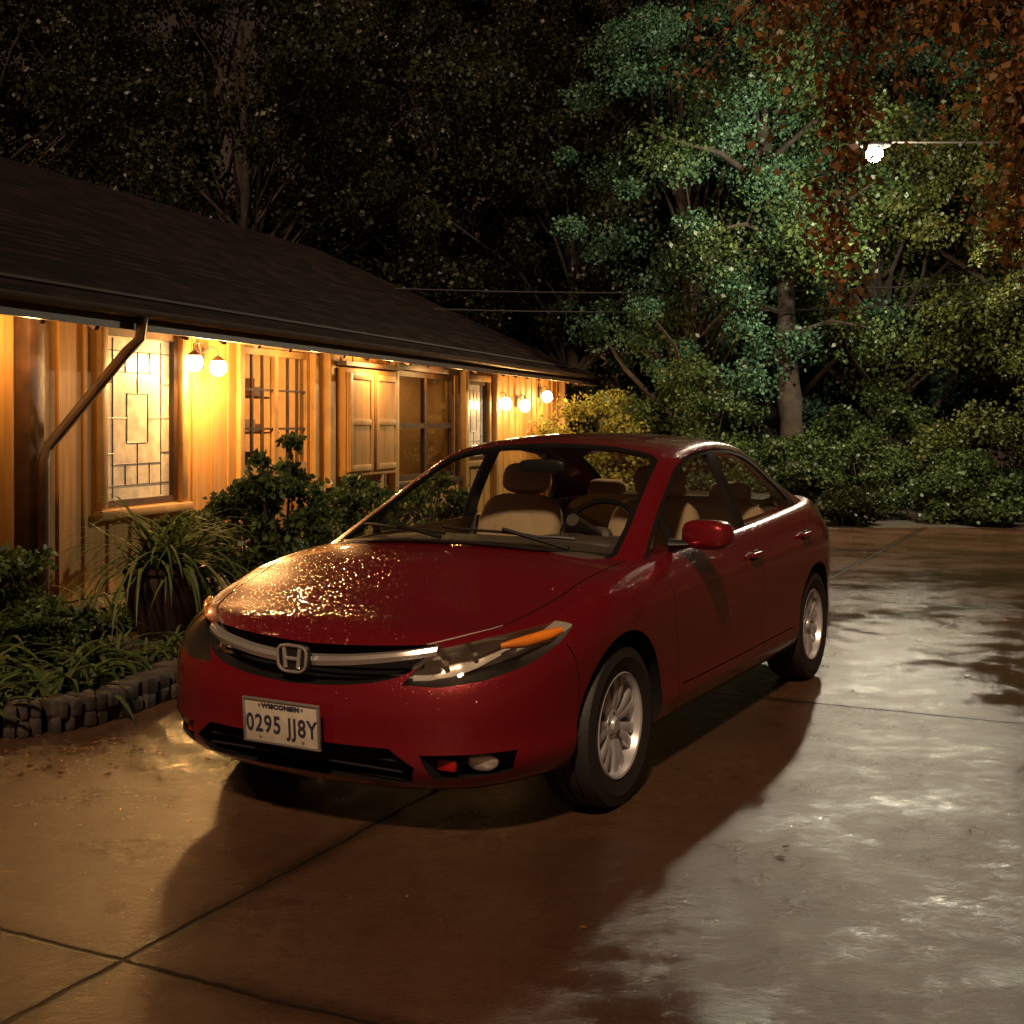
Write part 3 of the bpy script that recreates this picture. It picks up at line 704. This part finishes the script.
# ------------------------------------------------------------------ foliage
def quadmesh(name,V,mat_):
    n=len(V)//4; me=bpy.data.meshes.new(name); me.vertices.add(4*n); me.vertices.foreach_set('co',V.astype(np.float32).ravel())
    me.loops.add(4*n); me.loops.foreach_set('vertex_index',np.arange(4*n,dtype=np.int32)); me.polygons.add(n); me.polygons.foreach_set('loop_start',np.arange(n,dtype=np.int32)*4)
    me.update(calc_edges=True); me.materials.append(mat_); return me
def leaves(C,L0,el=.36,droop=.5,flat=0.0):
    n=len(C); a=rng.normal(size=(n,3)); a[:,2]-=droop; a/=np.linalg.norm(a,axis=1,keepdims=True)
    b_=rng.normal(size=(n,3)); b_[:,2]*=(1-flat); b_-=a*np.sum(a*b_,axis=1,keepdims=True); b_/=np.linalg.norm(b_,axis=1,keepdims=True)
    nn=np.cross(a,b_); l=L0*rng.uniform(.5,1.35,size=(n,1)); w=l*el
    V=np.stack([C,C+a*l*.45+b_*w+nn*l*.12,C+a*l,C+a*l*.45-b_*w+nn*l*.12],axis=1)
    return V.reshape(-1,3)
def clumps(cs,rs,n):
    out=[]
    for c,r in zip(cs,rs):
        d=rng.normal(size=(n,3)); d/=np.linalg.norm(d,axis=1,keepdims=True); rad=rng.uniform(.05,1.15,size=(n,1))**.7
        out.append(np.array(c)+d*rad*np.array([r,r,r*.62])-np.array([0,0,1])*(rng.uniform(0,.45,size=(n,1))*r))
    return np.concatenate(out)
bark=mat('bark',(.030,.020,.014),.9,noise=.5,nscale=6,bump=.8,bscale=18)
lg=leafmat('leaf_green',(.018,.038,.012),(.075,.11,.032)); ly=leafmat('leaf_yellowgreen',(.022,.034,.009),(.10,.11,.026)); lr=leafmat('leaf_russet',(.05,.034,.012),(.26,.12,.04)); ld=leafmat('leaf_dark',(.008,.010,.0035),(.034,.036,.012))  # ld: night shade of the back trees put into the leaf colour
lt=leafmat('leaf_lamp_teal',(.020,.050,.028),(.105,.21,.115)); lyb=leafmat('leaf_lamplit',(.10,.11,.02),(.34,.31,.06))  # lt: lamp's cool cast in the colour; lyb: ly brightened as if lamplit
def tree_meshes(seed,H_,cr,cb,nc,nl,ls,m,tr=.22):
    global rng
    rng=np.random.default_rng(seed); cs=[];rs=[]
    while len(cs)<nc:
        d=rng.normal(size=3); d/=np.linalg.norm(d); rr=rng.uniform(.35,1)**.5
        p=np.array([d[0]*cr*rr,d[1]*cr*rr,cb+(H_-cb)*(.5+.5*d[2]*rr)])
        hz=(p[2]-cb)/(H_-cb); k=1.0 if hz<.5 else math.sqrt(max(.05,1-((hz-.5)/.55)**2)); p[0]*=k;p[1]*=k
        cs.append(p); rs.append(rng.uniform(.35,1.15)*cr*.22)
    V=leaves(clumps(cs,rs,nl),ls); cm=quadmesh('crown',V,m)
    mb=MB(); top=(rng.normal()*.3,rng.normal()*.3,H_*.8)
    tp=[(0,0,-.1),(.05,.03,H_*.15),(rng.normal()*.15,rng.normal()*.15,H_*.4),(top[0]*.6,top[1]*.6,H_*.6),top]
    tpp=[tuple(q) for q in bs(np.array(tp),4)]; rr=[tr*(1-.85*i/(len(tpp)-1))*(1.25 if i==0 else 1) for i in range(len(tpp))]
    mb.tube(tpp,rr,bark,10)
    for c in cs[::2]:
        k=min(len(tpp)-2,max(3,int(len(tpp)*min(.9,(c[2]/H_)*.75)))); s=np.array(tpp[k]); e=np.array(c); mid=(s+e)/2+np.array([rng.normal()*.2,rng.normal()*.2,.25])
        mb.tube([s,mid,e],[rr[k]*.40,rr[k]*.22,.015],bark,5)
    tm=mb.build('tmp'); tmd=tm.data; bpy.data.objects.remove(tm)
    return cm,tmd
types={}
types['g']=tree_meshes(1,11,2.7,.6,120,680,.075,lt); types['g2']=tree_meshes(2,12,4.2,2.5,105,520,.11,ld); types['y']=tree_meshes(3,8,3.0,1.6,95,650,.08,ly,.25); 
def tree(x,y,k,s,rz,name='deciduous_tree'):
    e=empty(name,(x,y,0),rz); e.scale=(s,s,s*1.0)
    link('crown',types[k][0],e); link('trunk',types[k][1],e)
for a in [(3.3,22.5,'g',.95,.3),(5.0,24.3,'g',1.05,2.2),(1.2,26.0,'g2',.9,1.7),(.8,28.5,'g2',1.0,2.0),(-1.5,27,'g2',.95,1.0),(-5.5,25.5,'g2',1.0,3.0),(-10.5,24,'g2',1.0,4.4),(-8,33,'g2',1.4,.4),(-1.5,36,'g2',1.4,5.1),(5,36,'g2',1.45,2.2),(6.3,30,'g2',1.1,4.0),
          (7.2,23.5,'y',1.05,1.0),(8.6,27,'g',1.1,5.0),(10.2,22.5,'y',1.05,2.6),(11.8,25,'y',1.2,4.2),(9.5,31,'g2',1.2,.9),(15,30,'g2',1.3,3.3),(9.0,17.5,'y',.75,5.0),(-15,30,'g2',1.3,1.2)]:
    tree(*a)
TT=empty('old_tree'); mb=MB()
tp=bs(np.array([(4.90,21.2,-.1),(4.82,21.2,1.2),(4.72,21.25,2.6),(4.75,21.3,4.2),(4.4,21.4,6.0),(4.2,21.5,8)]),4)
mb.tube([tuple(q) for q in tp],[.25-.17*i/20+.02*math.sin(i*2.3) for i in range(21)],bark,14)
rng=np.random.default_rng(31); cs=[]
for i in range(22):
    s=tp[rng.integers(7,20)]; e=s+np.array([rng.normal()*1.1,rng.normal()*1.0-.2,rng.uniform(-.3,1.4)]); mb.tube([s,(s+e)/2+np.array([0,0,.2]),e],[.06,.04,.012],bark,6); cs.append(e)
mb.build('trunk',TT); link('crown',quadmesh('crown',leaves(clumps(cs,[.75]*22,650),.08),lg),TT)
def shrub_mesh(r,h,m,nc,nl,ls,seed):
    global rng
    rng=np.random.default_rng(seed); cs=[];rs=[]
    for i in range(nc):
        d=rng.normal(size=3); d/=np.linalg.norm(d); q=rng.uniform(.2,1)**.5
        cs.append(np.array([d[0]*r*q,d[1]*r*q,h*(.5+.42*d[2]*q)])); rs.append(r*rng.uniform(.2,.42))
    return cs,quadmesh('foliage',leaves(clumps(cs,rs,nl),ls,droop=.1),m)
def shrub(name,x,y,r,h,m,nc=22,nl=160,ls=.08,z0=0,seed=1):
    cs,q=shrub_mesh(r,h,m,nc,nl,ls,seed)
    e=empty(name,(x,y,z0)); link('foliage',q,e)
    mb=MB()
    for c in cs[::2]: mb.tube([(c[0]*.1,c[1]*.1,-.02),(c[0]*.5,c[1]*.5,c[2]*.5),c],[.018,.012,.004],bark,5)
    mb.build('stems',e)
sh=[(5.6,19.6,.8,1.5,lg),(6.8,18.9,.8,1.2,lg),(7.5,20.0,1.1,2.2,ly),(8.6,18.9,.8,1.2,lg),(9.8,19.4,1.2,2.2,ld),(3.2,20.0,.9,1.5,lg),(2.3,22.6,1.0,2.2,ly),(3.2,20.9,1.1,3.3,lg),(6.4,21.8,1.1,2.8,lg),(1.7,25.5,1.3,3.2,ly),(5.0,18.3,.45,.6,ld),(7.1,18.2,.45,.5,lg),(8.1,18.2,.45,.55,ld),(4.6,20.0,.7,1.5,lg),(1.5,21.2,.95,2.35,lyb)]
for i,(x,y,r,h,m) in enumerate(sh): shrub('background_shrub',x,y,r,h,m,26,330,.07,0,20+i)
cs,hm=shrub_mesh(3.6,5.5,ld,50,260,.20,77)
HB=empty('background_foliage')
for i,x in enumerate(range(-14,26,4)):
    o=link('hedge_mass',hm,HB); o.location=(x,38+1.5*math.sin(i*2.1),-.2); o.rotation_euler=(0,0,i*1.3)
stone=mat('stone',(.034,.026,.020),.7,noise=.6,nscale=6,bump=.8,bscale=20)
rng=np.random.default_rng(11)
OT=empty('overhanging_tree',(0,0,0)); mb=MB()
base=[(7.2,9.5,-.1),(7.1,9.4,1.5),(6.9,9.2,3.2),(6.5,9.0,4.8),(6.2,8.8,6.5)]
mb.tube([tuple(q) for q in bs(np.array(base),4)],[.26-.17*i/16 for i in range(17)],bark,12)
C=[]
def limb(pts,r0,twigs,reach,dn,per=8):
    P=[np.array(q) for q in bs(np.array(pts,float),6)]; n=len(P)
    mb.tube(P,[r0*(1-.85*i/(n-1)) for i in range(n)],bark,7)
    for i in range(twigs):
        k=rng.integers(n//4,n); s=P[k]; d=np.array([rng.normal()*reach,rng.normal()*reach*.8,-abs(rng.normal())*dn+.1])
        m_=s+d*.5+np.array([0,0,.08]); e=s+d
        tw=[np.array(q) for q in bs(np.array([s,m_,e]),3)]; mb.tube(tw,[.010,.008,.007,.006,.005,.004,.003],bark,4)
        for q in tw[1:]:
            C.append(q+rng.normal(size=(per,3))*.085)
limb([(6.9,9.2,3.2),(5.6,8.4,4.3),(4.2,7.8,4.35),(2.9,7.4,4.15),(1.5,7.1,4.0)],.06,110,.36,.46,7)
limb([(6.6,9.0,4.4),(5.4,9.6,5.1),(3.9,9.8,5.15),(2.2,9.7,4.95)],.06,90,.45,.52,7)
limb([(6.95,9.3,3.0),(6.0,8.0,3.8),(4.6,6.9,3.85),(3.2,6.4,3.65),(2.3,6.2,3.6)],.05,50,.30,.20,6)
limb([(7,9.4,2.6),(6.2,9.3,3.7),(5.3,9.0,4.1),(4.2,8.9,4.0),(3.5,8.8,3.9)],.05,70,.32,.6,7)
limb([(2.3,7.3,4.1),(2.02,7.4,3.8),(1.97,7.5,3.2),(1.95,7.5,2.35)],.012,18,.07,.10,7)
limb([(4.0,8.8,4.0),(3.75,8.9,3.5),(3.6,8.9,2.65)],.012,20,.10,.13,6)
limb([(3.3,7.6,4.1),(3.15,7.6,3.6),(3.1,7.6,2.75)],.012,18,.10,.10,6)
mb.build('trunk_and_branches',OT)
link('foliage',quadmesh('foliage',leaves(np.concatenate(C),.066,.33,.9),lr),OT)
soil=mat('soil',(.035,.024,.016),.85,noise=.5,nscale=9,bump=1,bscale=25)
K=[(-9,4.6),(-3.4,5.70),(-2.6,5.85),(-2.15,6.02),(-1.98,6.5),(-1.7,7.6),(-.9,10.4),(.5,14.6),(2.0,19.5)]
KP=bs(np.array(K,float),8)
e=np.array([math.cos(HA),math.sin(HA)]); p0=np.array(P0)
bed=[(x,y,.10) for x,y in KP]+[(*(p0+e*t),.10) for t in (12,4,-1,-6)]
me=bpy.data.meshes.new('garden_bed'); me.from_pydata(bed,[],[tuple(range(len(bed)))]); me.materials.append(soil); link('garden_bed',me)
W=MB(); rng=np.random.default_rng(4)
for i in range(len(KP)-1):
    a=KP[i];b2=KP[i+1]; L_=np.linalg.norm(b2-a); n=max(1,int(round(L_/.36)))
    for k in range(n):
        c=a+(b2-a)*(k+.5)/n; an=math.atan2(*(b2-a)[::-1])
        for lv in range(2): W.box((0,0,0),(L_/n*rng.uniform(.85,1.0),.17+rng.uniform(-.03,.05),rng.uniform(.065,.09)),stone,Matrix.Translation((c[0]+rng.uniform(-.02,.02),c[1]+rng.uniform(-.03,.03),.042+.075*lv))@Matrix.Rotation(an+rng.uniform(-.12,.12),4,'Z')@Matrix.Rotation(rng.uniform(-.06,.06),4,'X'),.013)
W.build('garden_kerb')
def blades(name,x,y,z,n,Lh,w,m,spread=1,seed=0,parent=None):
    rg_=np.random.default_rng(seed); v=[];f=[]
    for i in range(n):
        az=rg_.uniform(0,2*math.pi); L1=Lh*rg_.uniform(.6,1.15); el=rg_.uniform(.35,1.35); b0=np.array([rg_.normal()*.06*spread,rg_.normal()*.06*spread,0]); p=b0.copy(); k0=len(v)
        sd=np.array([-math.sin(az),math.cos(az),0]); ns=7
        for s in range(ns+1):
            ww=w*(1-(s/ns)**2)*.5+.0008; v.append(p-sd*ww); v.append(p+sd*ww)
            p=p+np.array([math.cos(az)*math.cos(el),math.sin(az)*math.cos(el),math.sin(el)])*L1/ns; el-=rg_.uniform(.15,.42)
        for s in range(ns): f.append((k0+2*s,k0+2*s+1,k0+2*s+3,k0+2*s+2))
    me=bpy.data.meshes.new(name); me.from_pydata([tuple(q) for q in v],[],f); me.materials.append(m); o=link(name,me,parent); o.location=(x,y,z); return o
PP=empty('potted_plant',(-2.28,8.1,.10)); mb=MB(); potm=mat('glazed_pot',(.03,.018,.014),.35,noise=.3,nscale=8)
mb.lathe([(0,0),(.15,0),(.17,.03),(.24,.22),(.26,.36),(.25,.42),(.275,.44),(.275,.47),(.24,.47),(.23,.42),(0,.41)],potm,Matrix.Rotation(R(90),4,'X')@Matrix.Identity(4),32); mb.build('pot',PP)
lb=leafmat('blade_green',(.05,.085,.025),(.14,.16,.05)); lf=leafmat('fern_green',(.03,.055,.018),(.09,.12,.035))
blades('strap_leaves',0,0,.42,200,.88,.026,lb,1.2,3,PP)
gp=[(-2.75,8.6,.6),(-3.3,7.7,.45),(-2.5,7.3,.35),(-2.0,7.5,.35)]
for i,(x,y,l) in enumerate(gp): blades('ornamental_grass',x,y,.1,90,l,.018,lb,1.5,10+i)
for i,(x,y,l) in enumerate([(-2.35,6.45,.42),(-2.8,6.25,.42),(-3.2,6.3,.45),(-3.0,7.0,.60),(-2.35,7.0,.45),(-3.5,7.3,.65),(-2.6,6.05,.36),(-3.0,6.0,.36)]): blades('garden_fern',x,y,.1,75,l,.045,lf,1.6,40+i)
bs_=[(-3.5,8.2,.45,.65,lg),(-2.75,7.4,.30,.38,lg),(-3.6,6.7,.35,.4,ld),(-2.05,9.5,.34,1.05,lg),(-1.72,9.3,.36,1.5,lg),(-1.45,10.4,.42,1.15,lg),(-2.45,9.2,.30,.8,ly),(-.8,11.4,.5,1.1,lg),(-1.7,8.6,.36,.7,lg),(-2.6,10.1,.3,.9,ly)]
for i,(x,y,r,h,m) in enumerate(bs_): shrub('garden_shrub',x,y,r,h,m,24,150,.055,.10,50+i)
rng=np.random.default_rng(9); n=420
C=np.stack([rng.uniform(-4,9,n),rng.uniform(2.5,17,n),np.full(n,.012)],1)
C2=np.stack([rng.normal(-2.3,.5,200),rng.normal(5.6,.25,200),np.full(200,.012)],1); C=np.concatenate([C,C2])
V=leaves(C,.038,.35,0).reshape(-1,4,3); V[:,:,2]=.008+np.abs(V[:,:,2]-.012)*.25; link('fallen_leaves',quadmesh('fallen_leaves',V.reshape(-1,3),lr))
SL=empty('street_lamp',(7.75,17.5,0)); mb=MB(); metal=mat('dark_steel',(.03,.026,.022),.6,.5)
mb.tube([(0,0,0),(0,0,3),(0,0,5.4)],[.09,.075,.055],metal,12); mb.tube([(0,0,5.3),(-.6,0,5.5),(-2.4,0,5.50)],.018,metal,8)
mb.sup((-2.6,0,5.46),(.22,.12,.05),metal,.7,.7); mb.build('pole',SL)
sb=mat('street_bulb',(1,1,1),.5,emit=(1,.98,.86),es=70)
mb=MB(); mb.sup((-2.63,-.07,5.31),(.12,.12,.11),sb,1,1,None,14,8); mb.build('bulb',SL)
plight('street_light',SL,(-2.63,-.10,5.05),1400,(1.0,.88,.62),.12)
mb=MB()
for dz,y in ((0,21),(.35,21.2)):
    mb.tube([(-12+28*t,y,4.3+dz-4*.9*t*(1-t)) for t in np.linspace(0,1,20)],.014,black,5)
mb.build('power_line')
# ------------------------------------------------------------------ light, world, camera
w=bpy.data.worlds.new('World'); scene.world=w; w.use_nodes=True; nt=w.node_tree; bg=nt.nodes['Background']
sd=Vector((-.08,-.70,.74)).normalized()
sky=N(nt,'ShaderNodeTexSky',sky_type='NISHITA'); sky.sun_disc=False; sky.sun_elevation=math.asin(sd.z); sky.sun_rotation=math.atan2(sd.x,sd.y)
mx=N(nt,'ShaderNodeMix',data_type='RGBA',blend_type='MULTIPLY'); mx.inputs[0].default_value=1; mx.inputs[7].default_value=(1,.37,.15,1)
nt.links.new(sky.outputs[0],mx.inputs[6]); nt.links.new(mx.outputs[2],bg.inputs[0]); bg.inputs[1].default_value=.014
s=bpy.data.lights.new('front_fill','SUN'); s.energy=2.3; s.angle=R(4); s.color=(1,.66,.40); so=bpy.data.objects.new('front_fill_lamp',s); scene.collection.objects.link(so)  # added warm fill from the camera side, for a source out of view
so.rotation_euler=sd.to_track_quat('Z','Y').to_euler()
cam=bpy.data.cameras.new('camera'); co=bpy.data.objects.new('camera',cam); scene.collection.objects.link(co); co.location=(0,0,1.5); co.rotation_euler=(R(90),0,0); cam.shift_y=-88/1024; cam.lens=1234/1024*36; cam.clip_end=1000; scene.camera=co
scene.view_settings.view_transform='Standard'; scene.view_settings.look='None'; scene.view_settings.exposure=0
